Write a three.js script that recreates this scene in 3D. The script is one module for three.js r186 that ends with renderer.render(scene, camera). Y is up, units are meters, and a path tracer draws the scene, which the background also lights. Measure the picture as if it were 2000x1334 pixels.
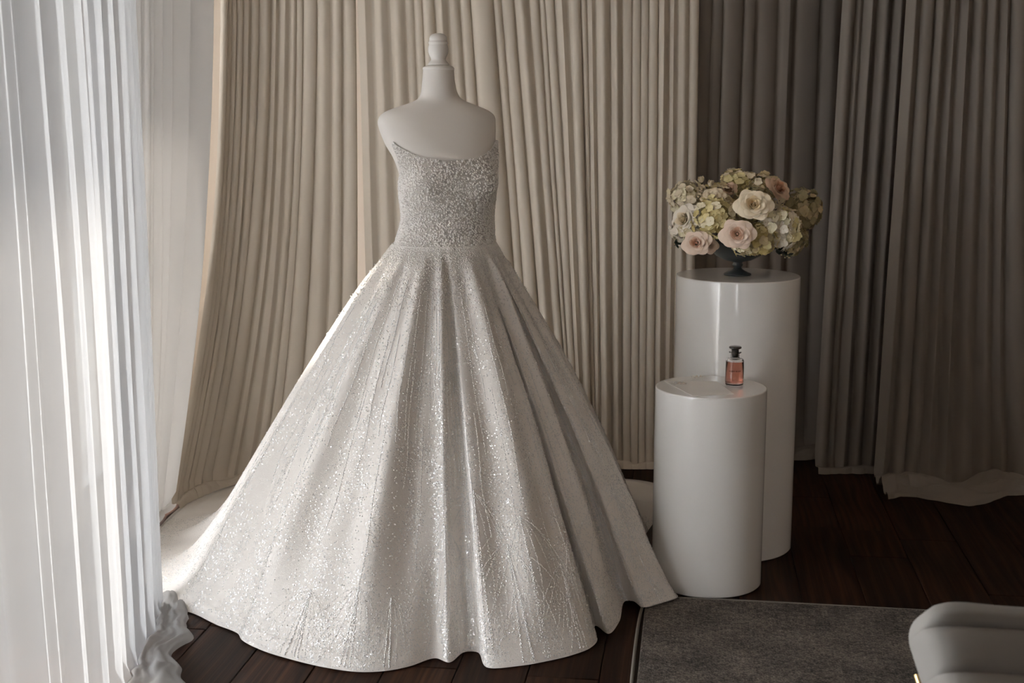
import * as THREE from 'three';
import { mergeGeometries } from 'three/addons/utils/BufferGeometryUtils.js';
import { ImprovedNoise } from 'three/addons/math/ImprovedNoise.js';

// ---------------------------------------------------------------- camera, sky, sun, exposure
const scene = new THREE.Scene();
const camera = new THREE.PerspectiveCamera(2 * Math.atan(667 / 2600) * 180 / Math.PI, 2000 / 1334, 0.05, 100);
camera.position.set(0, 1.45, 0);
camera.rotation.set(-10 * Math.PI / 180, 0, 0);
camera.focus = 4.0; camera.userData.fStop = 8;
scene.add(camera);

const renderer = new THREE.WebGLRenderer({ antialias: true });
renderer.toneMapping = THREE.LinearToneMapping;
renderer.toneMappingExposure = 0.99;
renderer.shadowMap.enabled = true;

const SKY = 17;
{ // bright hazy sky, a little paler towards the horizon
  const w = 64, h = 32, d = new Float32Array(w * h * 4);
  for (let j = 0; j < h; j++) for (let i = 0; i < w; i++) {
    const up = Math.max(0, (j + 0.5) / h * 2 - 1), k = (j * w + i) * 4;
    d[k] = SKY * (1 - 0.18 * up); d[k + 1] = SKY * (1.025 - 0.12 * up); d[k + 2] = SKY * (1.065 - 0.03 * up); d[k + 3] = 1;
  }
  const t = new THREE.DataTexture(d, w, h, THREE.RGBAFormat, THREE.FloatType);
  t.mapping = THREE.EquirectangularReflectionMapping; t.magFilter = THREE.LinearFilter; t.needsUpdate = true;
  scene.background = t;
}
const sun = new THREE.DirectionalLight(0xfff4e6, 11);
sun.position.set(-6, 2.9, -3.5); sun.target.position.set(0, 0, 0);
sun.castShadow = true; sun.shadow.mapSize.set(2048, 2048); sun.shadow.radius = 6;
Object.assign(sun.shadow.camera, { left: -7, right: 7, top: 7, bottom: -7, near: 0.1, far: 30 });
scene.add(sun, sun.target);

// ---------------------------------------------------------------- helpers
let seed = 7;
function rnd() { seed = (seed * 1664525 + 1013904223) >>> 0; return seed / 4294967296; }
const rr = (a, b) => a + (b - a) * rnd();
const perlin = new ImprovedNoise();
const noise = (x, y = 0, z = 0) => perlin.noise(x, y, z);
const clamp = (x, a, b) => Math.min(b, Math.max(a, x));
const lerp = (a, b, t) => a + (b - a) * t;
const sstep = (a, b, x) => { const t = clamp((x - a) / (b - a), 0, 1); return t * t * (3 - 2 * t); };
const V = (x, y, z) => new THREE.Vector3(x, y, z);
const used = {};
function numbered(name) { const n = used[name] = (used[name] ?? -1) + 1; return n ? `${name}_${String(n).padStart(3, '0')}` : name; }
function mesh(name, geo, mat, parent) {
  const m = new THREE.Mesh(geo, mat); m.castShadow = m.receiveShadow = true;
  if (parent && parent !== scene) { let n = 0; for (const c of parent.children) if (c.name.replace(/_\d{3}$/, '') === name) n++; m.name = n ? `${name}_${String(n).padStart(3, '0')}` : name; parent.add(m); }
  else { m.name = numbered(name); scene.add(m); }
  return m;
}
function tag(o, label, category, group) { o.userData.label = label; o.userData.category = category; if (group) o.userData.group = group; return o; }
function thing(name, label, category, [x, y, z] = [0, 0, 0], group) {
  const g = new THREE.Group(); g.name = numbered(name); g.position.set(x, y, z); scene.add(g); return tag(g, label, category, group);
}
function struct(name, geo, mat) { const m = mesh(name, geo, mat, scene); m.userData.kind = 'structure'; return m; }
function bx(x0, x1, y0, y1, z0, z1) { const g = new THREE.BoxGeometry(x1 - x0, y1 - y0, z1 - z0); g.translate((x0 + x1) / 2, (y0 + y1) / 2, (z0 + z1) / 2); return g; }
function grid(nu, nv, f, uvScale = [1, 1]) { // f(u, v) -> [x, y, z]; u, v in 0..1
  const p = [], uv = [], ix = [];
  for (let j = 0; j <= nv; j++) for (let i = 0; i <= nu; i++) { const q = f(i / nu, j / nv, i, j); p.push(q[0], q[1], q[2]); uv.push(q[3] ?? i / nu * uvScale[0], q[4] ?? j / nv * uvScale[1]); }
  for (let j = 0; j < nv; j++) for (let i = 0; i < nu; i++) { const a = j * (nu + 1) + i, b = a + 1, c = a + nu + 1, d = c + 1; ix.push(a, c, b, b, c, d); }
  const g = new THREE.BufferGeometry();
  g.setAttribute('position', new THREE.Float32BufferAttribute(p, 3)); g.setAttribute('uv', new THREE.Float32BufferAttribute(uv, 2));
  g.setIndex(ix); g.computeVertexNormals(); return g;
}
function tex(n, f, srgb = false) {
  const d = new Uint8Array(n * n * 4);
  for (let j = 0; j < n; j++) for (let i = 0; i < n; i++) { const c = f(i / n, j / n), k = (j * n + i) * 4; if (Array.isArray(c)) { d[k] = c[0] * 255; d[k + 1] = c[1] * 255; d[k + 2] = c[2] * 255; } else d[k] = d[k + 1] = d[k + 2] = clamp(c, 0, 1) * 255; d[k + 3] = 255; }
  const t = new THREE.DataTexture(d, n, n); t.wrapS = t.wrapT = THREE.RepeatWrapping; t.magFilter = THREE.LinearFilter; t.minFilter = THREE.LinearMipmapLinearFilter; t.generateMipmaps = true;
  if (srgb) t.colorSpace = THREE.SRGBColorSpace; t.needsUpdate = true; return t;
}
const lin = (r, g, b) => new THREE.Color().setRGB(r, g, b);
const std = (c, o = {}) => new THREE.MeshStandardMaterial({ color: c, side: THREE.DoubleSide, ...o });
const phys = (c, o = {}) => new THREE.MeshPhysicalMaterial({ color: c, side: THREE.DoubleSide, ...o });
function interp(tab, y) { // rows [y, ...values], y ascending; smooth between rows
  let i = 0; while (i < tab.length - 2 && y > tab[i + 1][0]) i++;
  const a = tab[i], b = tab[i + 1], t = clamp((y - a[0]) / (b[0] - a[0]), 0, 1);
  const pa = tab[Math.max(0, i - 1)], pb = tab[Math.min(tab.length - 1, i + 2)], h = b[0] - a[0];
  return a.slice(1).map((v, k) => {
    k++; const ma = (b[k] - pa[k]) / (b[0] - pa[0]) * h, mb = (pb[k] - a[k]) / (pb[0] - a[0]) * h, t2 = t * t, t3 = t2 * t;
    return (2 * t3 - 3 * t2 + 1) * v + (t3 - 2 * t2 + t) * ma + (-2 * t3 + 3 * t2) * b[k] + (t3 - t2) * mb;
  });
}

// ---------------------------------------------------------------- materials
const weave = tex(256, (u, v) => 0.5 + 0.22 * Math.sin(u * Math.PI * 2 * 64) + 0.22 * Math.sin(v * Math.PI * 2 * 64) + 0.1 * (rnd() - 0.5)); weave.repeat.set(10, 10);
const tulle = tex(256, () => rnd()); tulle.repeat.set(6, 6);
const pileTex = tex(512, (u, v) => 0.45 + 0.3 * noise(u * 40, v * 40, 3) + 0.5 * (rnd() - 0.5));
const pileCol = tex(512, (u, v) => { const k = 0.70 + 0.2 * noise(u * 5, v * 5, 1) + 0.2 * noise(u * 30, v * 30, 5) + 0.35 * noise(u * 90, v * 90, 5) + 0.3 * (rnd() - 0.5); return [clamp(k, 0, 1), clamp(k * 0.985, 0, 1), clamp(k * 0.96, 0, 1)]; }, true);
const grainTex = tex(512, (u, v) => { const k = 0.72 + 0.35 * noise(u * 26 + 1.6 * noise(u * 5, v * 3, 2), v * 2.2, 4) + 0.16 * noise(u * 90, v * 5, 9) + 0.2 * noise(u * 3, v * 3, 7); return [clamp(k, 0, 1), clamp(k * 0.97, 0, 1), clamp(k * 0.94, 0, 1)]; }, true);
const M = {
  sheer: phys(lin(0.49, 0.49, 0.485), { roughness: 1, transmission: 0.16, thickness: 0, transparent: true, opacity: 0.77, specularIntensity: 0.1, bumpMap: weave, bumpScale: 0.0002 }),
  sheerDense: phys(lin(0.86, 0.85, 0.835), { roughness: 1, transmission: 0.045, thickness: 0, specularIntensity: 0.1, bumpMap: weave, bumpScale: 0.0002 }),
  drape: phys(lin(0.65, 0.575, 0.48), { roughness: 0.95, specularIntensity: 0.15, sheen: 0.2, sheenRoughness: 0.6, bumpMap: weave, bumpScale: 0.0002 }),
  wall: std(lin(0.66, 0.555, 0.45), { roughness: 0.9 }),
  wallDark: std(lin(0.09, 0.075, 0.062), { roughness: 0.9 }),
  ceiling: std(lin(0.80, 0.70, 0.595), { roughness: 0.95 }),
  stone: std(lin(0.5, 0.49, 0.47), { roughness: 0.9 }),
  darkOutside: std(lin(0.05, 0.05, 0.045), { roughness: 0.95 }),  // near-black for the added ground and wall outside
  frame: std(lin(0.05, 0.05, 0.05), { roughness: 0.4, metalness: 0.6 }),
  pane: phys(0xffffff, { roughness: 0, transmission: 1, thickness: 0, ior: 1.5 }),
  joint: std(lin(0.006, 0.004, 0.003), { roughness: 0.9 }),
  formCloth: std(lin(0.80, 0.755, 0.70), { roughness: 0.85, bumpMap: weave, bumpScale: 0.00015 }),
  formPaint: std(lin(0.80, 0.765, 0.715), { roughness: 0.4 }),
  metal: std(lin(0.5, 0.5, 0.5), { roughness: 0.35, metalness: 1 }),
  gown: phys(lin(0.86, 0.815, 0.765), { roughness: 0.62, sheen: 0.3, sheenRoughness: 0.5, bumpMap: tulle, bumpScale: 0.0007 }),
  bodice: phys(lin(0.58, 0.535, 0.49), { roughness: 0.6, bumpMap: tulle, bumpScale: 0.001 }),
  drapeShaded: phys(lin(0.28, 0.244, 0.21), { roughness: 0.95, specularIntensity: 0.15, sheen: 0.2, sheenRoughness: 0.6, bumpMap: weave, bumpScale: 0.0002 }),  // the drape fabric darkened: shade of the right side put into the colour
  pearl: phys(lin(0.87, 0.83, 0.785), { roughness: 0.14, ior: 1.9 }),
  sequin: phys(lin(0.97, 0.955, 0.93), { roughness: 0.25, metalness: 0.12, clearcoat: 1, clearcoatRoughness: 0.08, ior: 1.9 }),
  crystal: phys(lin(0.97, 0.96, 0.94), { roughness: 0.1, ior: 2.3 }),
  gloss: phys(lin(0.82, 0.80, 0.765), { roughness: 0.11, ior: 1.75 }),
  rug: std(lin(0.26, 0.225, 0.198), { map: pileCol, roughness: 1, bumpMap: pileTex, bumpScale: 0.006 }),
  rugEdge: std(lin(0.20, 0.18, 0.155), { roughness: 0.95 }),
  chair: phys(lin(0.22, 0.205, 0.187), { roughness: 0.85, sheen: 0.6, sheenRoughness: 0.45, bumpMap: weave, bumpScale: 0.0003 }),
  brass: std(lin(0.62, 0.42, 0.18), { roughness: 0.28, metalness: 1 }),
};
const woods = [[0.066, 0.03, 0.018], [0.054, 0.025, 0.015], [0.076, 0.036, 0.021], [0.046, 0.022, 0.013]].map(c => phys(lin(...c), { map: grainTex, roughness: 0.55, specularIntensity: 0.22, bumpMap: grainTex, bumpScale: 0.0006 }));

// ---------------------------------------------------------------- setting
const X0 = -1.5, X1 = 3.4, Z0 = -5.62, Z1 = 1.0, CEIL = 2.75, T = 0.16;
const WINS = [{ z0: -3.64, z1: -1.58, n: 2 }, { z0: -5.2, z1: -4.5, n: 1 }], WY0 = 0.04, WY1 = 2.45; // two tall windows; the pier between is added to block sun and dim the sheer
{
  const floor = struct('floor', bx(X0 - T, X1 + T, -0.2, -0.012, Z0 - T, Z1 + T), M.joint);
  const dir = -7.7 * Math.PI / 180, ca = Math.cos(dir), sa = Math.sin(dir), W = 0.187, L = 1.9; // boards run nearly along z
  const toW = (a, b) => [a * ca + b * sa, -a * sa + b * ca]; // a across, b along
  function clip(poly, f) { const o = []; for (let i = 0; i < poly.length; i++) { const p = poly[i], q = poly[(i + 1) % poly.length], fp = f(p), fq = f(q); if (fp >= 0) o.push(p); if (fp * fq < 0) { const t = fp / (fp - fq); o.push([p[0] + (q[0] - p[0]) * t, p[1] + (q[1] - p[1]) * t]); } } return o; }
  function inset(poly, d) { let cx = 0, cz = 0; poly.forEach(p => { cx += p[0] / poly.length; cz += p[1] / poly.length; }); return poly.map(p => { const dx = cx - p[0], dz = cz - p[1], l = Math.hypot(dx, dz); // towards the board's own axes
    const a = dx * ca - dz * sa, b = dx * sa + dz * ca; const [ox, oz] = toW(Math.sign(a) * Math.min(d, Math.abs(a)), Math.sign(b) * Math.min(d, Math.abs(b))); return [p[0] + ox, p[1] + oz]; }); }
  for (let i = -14; i < 24; i++) {
    const off = rr(0, L), a0 = -0.79 + 0.02 + i * W;
    for (let k = -5; k < 3; k++) {
      const b0 = k * L + off, rect = [[a0, b0], [a0 + W, b0], [a0 + W, b0 + L], [a0, b0 + L]].map(([a, b]) => toW(a, b));
      let poly = rect; for (const f of [p => p[0] - X0, p => X1 - p[0], p => p[1] - Z0, p => Z1 - p[1]]) poly = clip(poly, f);
      if (poly.length < 3) continue;
      const outer = inset(poly, 0.0011), top = inset(poly, 0.003), n = poly.length, h = rr(-0.0006, 0);
      const p = [], uv = [], ix = [], ou = rnd(), ov = rnd();
      const ring = (q, y) => { const s = p.length / 3; q.forEach(([x, z]) => { p.push(x, y, z); const a = x * ca - z * sa, b = x * sa + z * ca; uv.push(a * 2.6 + ou, b * 0.8 + ov); }); return s; };
      const face = s => { for (let m = 1; m < n - 1; m++) ix.push(s, s + m + 1, s + m); };
      const band = (s, t) => { for (let m = 0; m < n; m++) { const e = (m + 1) % n; ix.push(s + m, s + e, t + m, t + m, s + e, t + e); } };
      face(ring(top, h)); band(ring(top, h), ring(outer, h - 0.0022)); band(ring(outer, h - 0.0022), ring(outer, -0.012));
      const g = new THREE.BufferGeometry(); g.setAttribute('position', new THREE.Float32BufferAttribute(p, 3)); g.setAttribute('uv', new THREE.Float32BufferAttribute(uv, 2)); g.setIndex(ix); g.computeVertexNormals();
      mesh('plank', g, woods[Math.floor(rnd() * 4)], floor);
    }
  }
  struct('ceiling', bx(X0 - T, X1 + T, CEIL, CEIL + T, Z0 - T, Z1 + T), M.ceiling);
  struct('wall_back', bx(X0 - T, X1 + T, -0.012, CEIL, Z0 - T, Z0), M.wall);
  const FW = [-0.4, -0.23, 0.04, 2.1]; // a narrow window behind the viewer
  struct('wall_front', mergeGeometries([bx(X0 - T, FW[0], -0.012, CEIL, Z1, Z1 + T), bx(FW[1], X1 + T, -0.012, CEIL, Z1, Z1 + T), bx(FW[0], FW[1], FW[3], CEIL, Z1, Z1 + T), bx(FW[0], FW[1], -0.012, FW[2], Z1, Z1 + T)]), M.wall);
  { const win = new THREE.Group(); win.name = 'window_3'; win.userData.kind = 'structure'; scene.add(win); const f = 0.04, za = Z1 + 0.05, zb = Z1 + 0.1;
    mesh('window_frame', mergeGeometries([bx(FW[0], FW[1], FW[2], FW[2] + f, za, zb), bx(FW[0], FW[1], FW[3] - f, FW[3], za, zb), bx(FW[0], FW[0] + f, FW[2] + f, FW[3] - f, za, zb), bx(FW[1] - f, FW[1], FW[2] + f, FW[3] - f, za, zb)]), M.frame, win);
    mesh('pane', bx(FW[0] + f, FW[1] - f, FW[2] + f, FW[3] - f, Z1 + 0.073, Z1 + 0.077), M.pane, win); }
  struct('wall_right', bx(X1, X1 + T, -0.012, CEIL, Z0, Z1), M.wall);
  const cutZ = [Z0, WINS[1].z0, WINS[1].z1, WINS[0].z0, WINS[0].z1, Z1];
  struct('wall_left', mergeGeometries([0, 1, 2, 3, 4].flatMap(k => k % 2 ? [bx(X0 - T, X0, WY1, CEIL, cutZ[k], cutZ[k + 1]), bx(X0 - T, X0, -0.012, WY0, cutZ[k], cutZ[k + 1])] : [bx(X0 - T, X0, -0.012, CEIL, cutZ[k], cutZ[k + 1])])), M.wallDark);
  WINS.forEach(({ z0, z1, n }, w) => {
    const win = new THREE.Group(); win.name = `window_${w + 1}`; win.userData.kind = 'structure'; scene.add(win);
    const xa = X0 - 0.11, xb = X0 - 0.05, f = 0.05, dz = (z1 - z0) / n;
    mesh('window_frame', mergeGeometries([bx(xa, xb, WY0, WY0 + f, z0, z1), bx(xa, xb, WY1 - f, WY1, z0, z1), bx(xa, xb, WY0 + f, WY1 - f, z0, z0 + f), bx(xa, xb, WY0 + f, WY1 - f, z1 - f, z1)]), M.frame, win);
    for (let k = 1; k < n; k++) mesh('mullion', bx(xa, xb, WY0 + f, WY1 - f, z0 + k * dz - 0.025, z0 + k * dz + 0.025), M.frame, win);
    for (let k = 0; k < n; k++) mesh('pane', bx(X0 - 0.082, X0 - 0.078, WY0 + f, WY1 - f, z0 + k * dz + 0.025, z0 + (k + 1) * dz - 0.025), M.pane, win);
  });
  struct('terrace', bx(-14, X0 - T, -0.2, -0.03, -5.1, 5), M.stone);
  struct('added_dark_ground', bx(-14, X0 - T, -0.2, -0.035, -12.3, -5.1), M.darkOutside);  // added dark ground, so no bright paving shows through the near sheer
  struct('added_dark_wall', bx(-14, X0 - T, -0.03, 2.62, -12.3, -12), M.darkOutside);  // added dark backdrop, hides the bright sky behind the near sheer
  struct('roof_overhang', bx(-3.85, X0 - T, 2.62, 2.8, -9, 4), M.ceiling);
}

// ---------------------------------------------------------------- curtains
// A hanging panel: its rail follows `top`, its hem follows `bot` (plan curves); folds are given by their valleys.
function curtain(name, label, group, o) {
  const K = o.k ?? 10, NV = o.nv ?? 46, y0 = o.y0 ?? 2.68, pud = o.puddle ?? 0.05;
  const ct = new THREE.CatmullRomCurve3(o.top.map(p => V(p[0], 0, p[1])), false, 'centripetal'), cb = new THREE.CatmullRomCurve3((o.bot ?? o.top).map(p => V(p[0], 0, p[1])), false, 'centripetal');
  const LUT = 200, tp = ct.getSpacedPoints(LUT), bp = cb.getSpacedPoints(LUT);
  const at = (pts, u) => { const s = clamp(u, 0, 1) * LUT, i = Math.min(LUT - 1, Math.floor(s)), f = s - i; return [lerp(pts[i].x, pts[i + 1].x, f), lerp(pts[i].z, pts[i + 1].z, f), pts[i + 1].x - pts[i].x, pts[i + 1].z - pts[i].z]; };
  const len = ct.getLength();
  const cols = [];
  for (let i = 0; i < o.folds.length - 1; i++) {
    const a = o.folds[i], b = o.folds[i + 1], w = (b[0] - a[0]) * len;
    const A = Math.min(o.amp ?? 0.05, w * (o.ratio ?? 0.85)) * rr(0.65, 1.1) * (a[2] ?? 1), sk = rr(-0.16, 0.16) + (o.skew ?? 0), sharp = rr(0.55, 1.05) + (o.soft ?? 0), ph = rr(0, 99);
    for (let k = i ? 1 : 0; k <= K; k++) cols.push({ f: k / K, ut: lerp(a[0], b[0], k / K), ub: lerp(a[1] ?? a[0], b[1] ?? b[0], k / K), wt: b[0] - a[0], A, sk, sharp, ph, pd: 1 });
  }
  const rows = []; const drop = y0, rc = 0.05;
  for (let j = 0; j <= NV; j++) rows.push(drop * j / NV);
  const np = pud > 0.02 ? Math.ceil(pud / 0.012) + 4 : 3;
  for (let j = 1; j <= np; j++) rows.push(drop + (pud + 0.02) * j / np);
  const p = [], uv = [], sgn = o.side ?? 1, N = cols.length;
  rows.forEach((s, j) => cols.forEach((c, i) => {
    const v = Math.min(1, s / drop), e = Math.pow(v, o.bend ?? 1), be = Math.pow(v, o.slide ?? 1);
    const y = Math.max(0, y0 - s), sh = c.sk * c.wt * Math.sin(2 * Math.PI * c.f) * 0.9;
    const wander = 0.004 * noise(c.ph, y * 1.1, 0) / len;
    const u = lerp(c.ut, c.ub, be) + sh + wander, P = at(tp, u), Q = at(bp, u);
    let x = lerp(P[0], Q[0], e), z = lerp(P[1], Q[1], e), tx = lerp(P[2], Q[2], e), tz = lerp(P[3], Q[3], e); const l = Math.hypot(tx, tz) || 1;
    const nx = -tz / l * sgn, nz = tx / l * sgn;
    const gath = 1 + 0.25 * noise(c.ph, y * 0.9, 5) + (o.flare ?? 0) * v;
    let d = c.A * gath * Math.pow(Math.sin(Math.PI * c.f), c.sharp) + 0.012 * noise(u * len * 2.3, y * 0.7, (o.seed ?? 1) * 3.1);
    let yy = y;
    if (s > drop - rc) { // the hem turns onto the floor and lies there in crumples
      const over = s - (drop - rc), r = clamp(over / (rc + 0.03), 0, 1), rim = 0.65 + 0.5 * noise(u * len * 3.1, 4.2, o.seed ?? 1) + 0.22 * noise(u * len * 7, 1.7, o.seed ?? 1);
      d += over * over / (over + rc) * rim * (pud > 0.02 ? 1 : 0.2);
      const roll = sstep(0, 0.04, over) * Math.sqrt(Math.max(0, 1 - Math.pow(clamp(over / (pud + 0.07), 0, 1), 3)));
      const cr = pud > 0.02 ? roll * (o.crumple ?? 1) * (0.008 + 0.055 * clamp(0.4 + 1.0 * noise(u * len * 6, over * 11, 3 + (o.seed ?? 1)), 0, 1) + 0.026 * Math.abs(noise(u * len * 13, over * 24, 7))) : 0.004;
      d -= c.A * gath * Math.pow(Math.sin(Math.PI * c.f), c.sharp) * 0.8 * r;
      yy = Math.max(y, 0) * (1 - r) + r * (0.004 + cr);
    }
    p.push(x + nx * d, yy, z + nz * d); uv.push(u * len * 2.2, s);
  }));
  const ix = []; for (let j = 0; j < rows.length - 1; j++) for (let i = 0; i < N - 1; i++) { const a = j * N + i, b = a + 1, c = a + N, e = c + 1; ix.push(a, c, b, b, c, e); }
  const g = new THREE.BufferGeometry(); g.setAttribute('position', new THREE.Float32BufferAttribute(p, 3)); g.setAttribute('uv', new THREE.Float32BufferAttribute(uv, 2)); g.setIndex(ix); g.computeVertexNormals();
  return tag(mesh(name, g, o.mat, scene), label, 'curtain', group);
}
function randomFolds(n, lo = 0.5, hi = 1.6, shift = 0) { const w = []; let s = 0; for (let i = 0; i < n; i++) { const x = rr(lo, hi) * (rnd() < 0.25 ? 0.55 : 1); w.push(x); s += x; } const f = [[0, 0]]; let a = 0; for (const x of w) { a += x / s; f.push([a, clamp(a + shift * Math.sin(Math.PI * a), 0, 1)]); } return f; }

curtain('sheer_curtain', 'brightest white sheer curtain at the left edge, sunlit and puddling on the wood floor', null, {
  top: [[-1.06, -3.76], [-1.03, -3.70], [-1.0, -3.3], [-1.0, -2.6], [-1.02, -2.36]], bot: [[-1.07, -3.77], [-1.04, -3.70], [-1.0, -3.3], [-1.0, -2.75], [-1.06, -2.5]], folds: randomFolds(14, 0.5, 1.6), amp: 0.036, ratio: 0.3, side: -1, mat: M.sheer, puddle: 0.17, crumple: 0.6, soft: 0.55, seed: 2 });
seed = 31;
curtain('sheer_curtain', 'white sheer curtain farther along the window, a bright strip beside the sunlit near curtain', null, {
  top: [[-1.25, -4.55], [-1.23, -4.68], [-1.18, -4.86], [-1.09, -5.05]], bot: [[-1.27, -4.22], [-1.275, -4.35], [-1.285, -4.5], [-1.275, -4.75]], bend: 2.2, slide: 1.5, folds: randomFolds(7, 0.5, 1.6), amp: 0.04, ratio: 0.7, side: 1, mat: M.sheerDense, puddle: 0.03, seed: 4 });
{
  seed = 37;
  const pxs = [398, 417, 430, 443, 456, 476, 493, 518, 534, 556, 570, 583, 610, 642, 664, 690], f = pxs.map(x => { const a = (x - 398) / 292; return [a, a]; });
  curtain('drape', 'ivory drape in the left back corner, its hem swept towards the window behind the train', null, {
    top: [[-1.07, -5.10], [-1.04, -5.15], [-0.98, -5.2], [-0.8, -5.26], [-0.6, -5.28]],
    bot: [[-1.255, -4.69], [-1.23, -4.82], [-1.17, -4.97], [-1.0, -5.13], [-0.64, -5.25]], bend: 2.6, slide: 1.6, folds: f, amp: 0.04, ratio: 0.6, side: 1, mat: M.drape, puddle: 0.03, seed: 5 });
}
const pxX = x => (x - 1000) * 0.001962; // along the back wall at the top of the picture
function backPanel(label, list, z, o) {
  const dz = o.dz ?? 0, x0 = pxX(list[0]), x1 = pxX(list[list.length - 1]), dr = o.drift ?? (() => 0);
  const b0 = x0 + dr(x0), b1 = x1 + dr(x1);
  return curtain('drape', label, o.group ?? null, { top: [[x0, z], [(x0 + x1) / 2, z + dz / 2], [x1, z + dz]], bot: [[b0, z + (o.out ?? 0)], [(b0 + b1) / 2, z + dz / 2 + (o.out ?? 0)], [b1, z + dz + (o.out ?? 0)]],
    folds: list.map(q => { const x = pxX(q), b = x + dr(x); return [(x - x0) / (x1 - x0), (b - b0) / (b1 - b0)]; }), side: 1, mat: M.drape, ...o });
}
const drift = x => 0.20 * Math.exp(-Math.pow((x + 0.06) / 0.3, 2)) + 0.02;
seed = 51;
backPanel('long ivory pleated drape on the back wall, directly behind the gown and dress form', [693, 722, 752, 781, 797, 810, 831, 855, 873, 891, 930, 945, 968, 1000, 1022, 1035, 1058, 1090, 1119, 1134, 1152, 1184, 1211, 1231, 1249, 1265, 1283, 1305, 1323, 1346, 1364], -5.27, { amp: 0.045, ratio: 0.58, drift, puddle: 0.05, seed: 6 });
seed = 77;
backPanel('broad-folded shadowed drape hanging directly behind the flower vase', [1367, 1397, 1420, 1462, 1490, 1540, 1575, 1630, 1680, 1730], -5.31, { dz: -0.24, mat: M.drapeShaded, amp: 0.022, ratio: 0.3, drift: () => 0.0, puddle: 0.1, seed: 8 });
seed = 91;
backPanel('narrow dark pleated drape between the tall plinth and the far right drape', [1650, 1676, 1692, 1718, 1748, 1775], -5.23, { amp: 0.05, ratio: 0.8, drift: x => -0.05, puddle: 0.06, mat: M.drapeShaded, seed: 9 });
seed = 105;
backPanel('wide shadowed drape at the far right with its hem puddled on the dark floor', [1748, 1776, 1800, 1822, 1845, 1866, 1892, 1915, 1934, 1962, 1985, 2020, 2060, 2110, 2160, 2230, 2300], -5.08, { amp: 0.06, ratio: 0.85, drift: x => -0.06 + 0.28 * sstep(1.5, 2.1, x), puddle: 0.34, out: 0.06, mat: M.drapeShaded, seed: 11, bend: 1.5, slide: 2.2 });

// ---------------------------------------------------------------- dress form
const YAW = 18 * Math.PI / 180, FZ = -4.0;
const BODY = [ // y, cx, half width, depth front, depth back, squareness, cz
  [0.96, -0.205, 0.170, 0.130, 0.130, 2.1, 0], [1.03, -0.205, 0.154, 0.116, 0.116, 2.1, 0], [1.055, -0.2, 0.146, 0.110, 0.110, 2.1, 0], [1.12, -0.193, 0.135, 0.099, 0.1, 2.1, 0],
  [1.19, -0.193, 0.140, 0.112, 0.105, 2.1, 0], [1.25, -0.193, 0.144, 0.119, 0.108, 2.2, 0], [1.30, -0.2, 0.154, 0.112, 0.106, 2.3, 0], [1.345, -0.213, 0.166, 0.099, 0.102, 2.5, 0],
  [1.40, -0.2215, 0.1765, 0.082, 0.092, 2.7, -0.004], [1.424, -0.2205, 0.172, 0.074, 0.084, 2.6, -0.006], [1.44, -0.218, 0.150, 0.067, 0.076, 2.4, -0.006], [1.453, -0.214, 0.115, 0.06, 0.068, 2.2, -0.006],
  [1.467, -0.213, 0.076, 0.054, 0.06, 2, -0.005], [1.482, -0.2145, 0.058, 0.05, 0.054, 2, -0.003], [1.52, -0.2165, 0.049, 0.047, 0.048, 2, 0], [1.557, -0.2165, 0.0455, 0.0455, 0.0455, 2, 0]];
function bodyPoint(th, y, off = 0) { // th from the front, positive towards the viewer's right
  const [cx, ax, bf, bb, n, cz] = interp(BODY, y), s = Math.sin(th), c = Math.cos(th), e = 2 / n;
  let a = Math.sign(s) * Math.pow(Math.abs(s), e) * (ax + off), b = Math.sign(c) * Math.pow(Math.abs(c), e) * ((c > 0 ? bf : bb) + off);
  let bust = 0; for (const t of [-0.62, 0.62]) bust += Math.exp(-Math.pow((th - t) / 0.34, 2) - Math.pow((y - 1.225) / 0.052, 2));
  const k = 1 + 0.19 * bust;
  a *= k; b *= k;
  return [cx + a * Math.cos(YAW) + b * Math.sin(YAW), y, FZ + cz - a * Math.sin(YAW) + b * Math.cos(YAW)];
}
{
  const t = thing('dress_form', 'white headless dress form with turned neck finial wearing the gown', 'mannequin', [0, 0, 0]);
  mesh('torso', grid(96, 90, (u, v) => bodyPoint((u - 0.5) * 2 * Math.PI, lerp(0.97, 1.557, v)), [0.9, 0.6]), M.formCloth, t);
  const lathe = (pts, y, x = -0.2165, z = FZ) => { const g = new THREE.LatheGeometry(pts.map(p => new THREE.Vector2(p[0], p[1])), 48); g.translate(x, y, z); return g; };
  mesh('neck_cap', lathe([[0.001, 0], [0.044, 0], [0.0462, 0.002], [0.0468, 0.005], [0.046, 0.0085], [0.043, 0.011], [0.038, 0.0135], [0.03, 0.0155], [0.001, 0.016]], 1.555), M.formPaint, t);
  mesh('finial', lathe([[0.001, 0], [0.03, 0], [0.0315, 0.002], [0.029, 0.006], [0.0235, 0.012], [0.0215, 0.016], [0.023, 0.022], [0.027, 0.030], [0.0297, 0.039], [0.0297, 0.049], [0.0275, 0.058], [0.0268, 0.0605], [0.0285, 0.0625], [0.0288, 0.066], [0.0268, 0.0685], [0.0258, 0.070], [0.0262, 0.0725], [0.0262, 0.077], [0.0240, 0.083], [0.018, 0.0885], [0.009, 0.0915], [0.001, 0.092]], 1.5705), M.formPaint, t);
  mesh('pole', new THREE.CylinderGeometry(0.017, 0.017, 0.98, 20).translate(-0.2, 0.49, FZ), M.metal, t);
  mesh('base', lathe([[0.001, 0.03], [0.15, 0.028], [0.16, 0.02], [0.16, 0.001], [0.001, 0.001]], 0, -0.2), M.formPaint, t);
}

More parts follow.
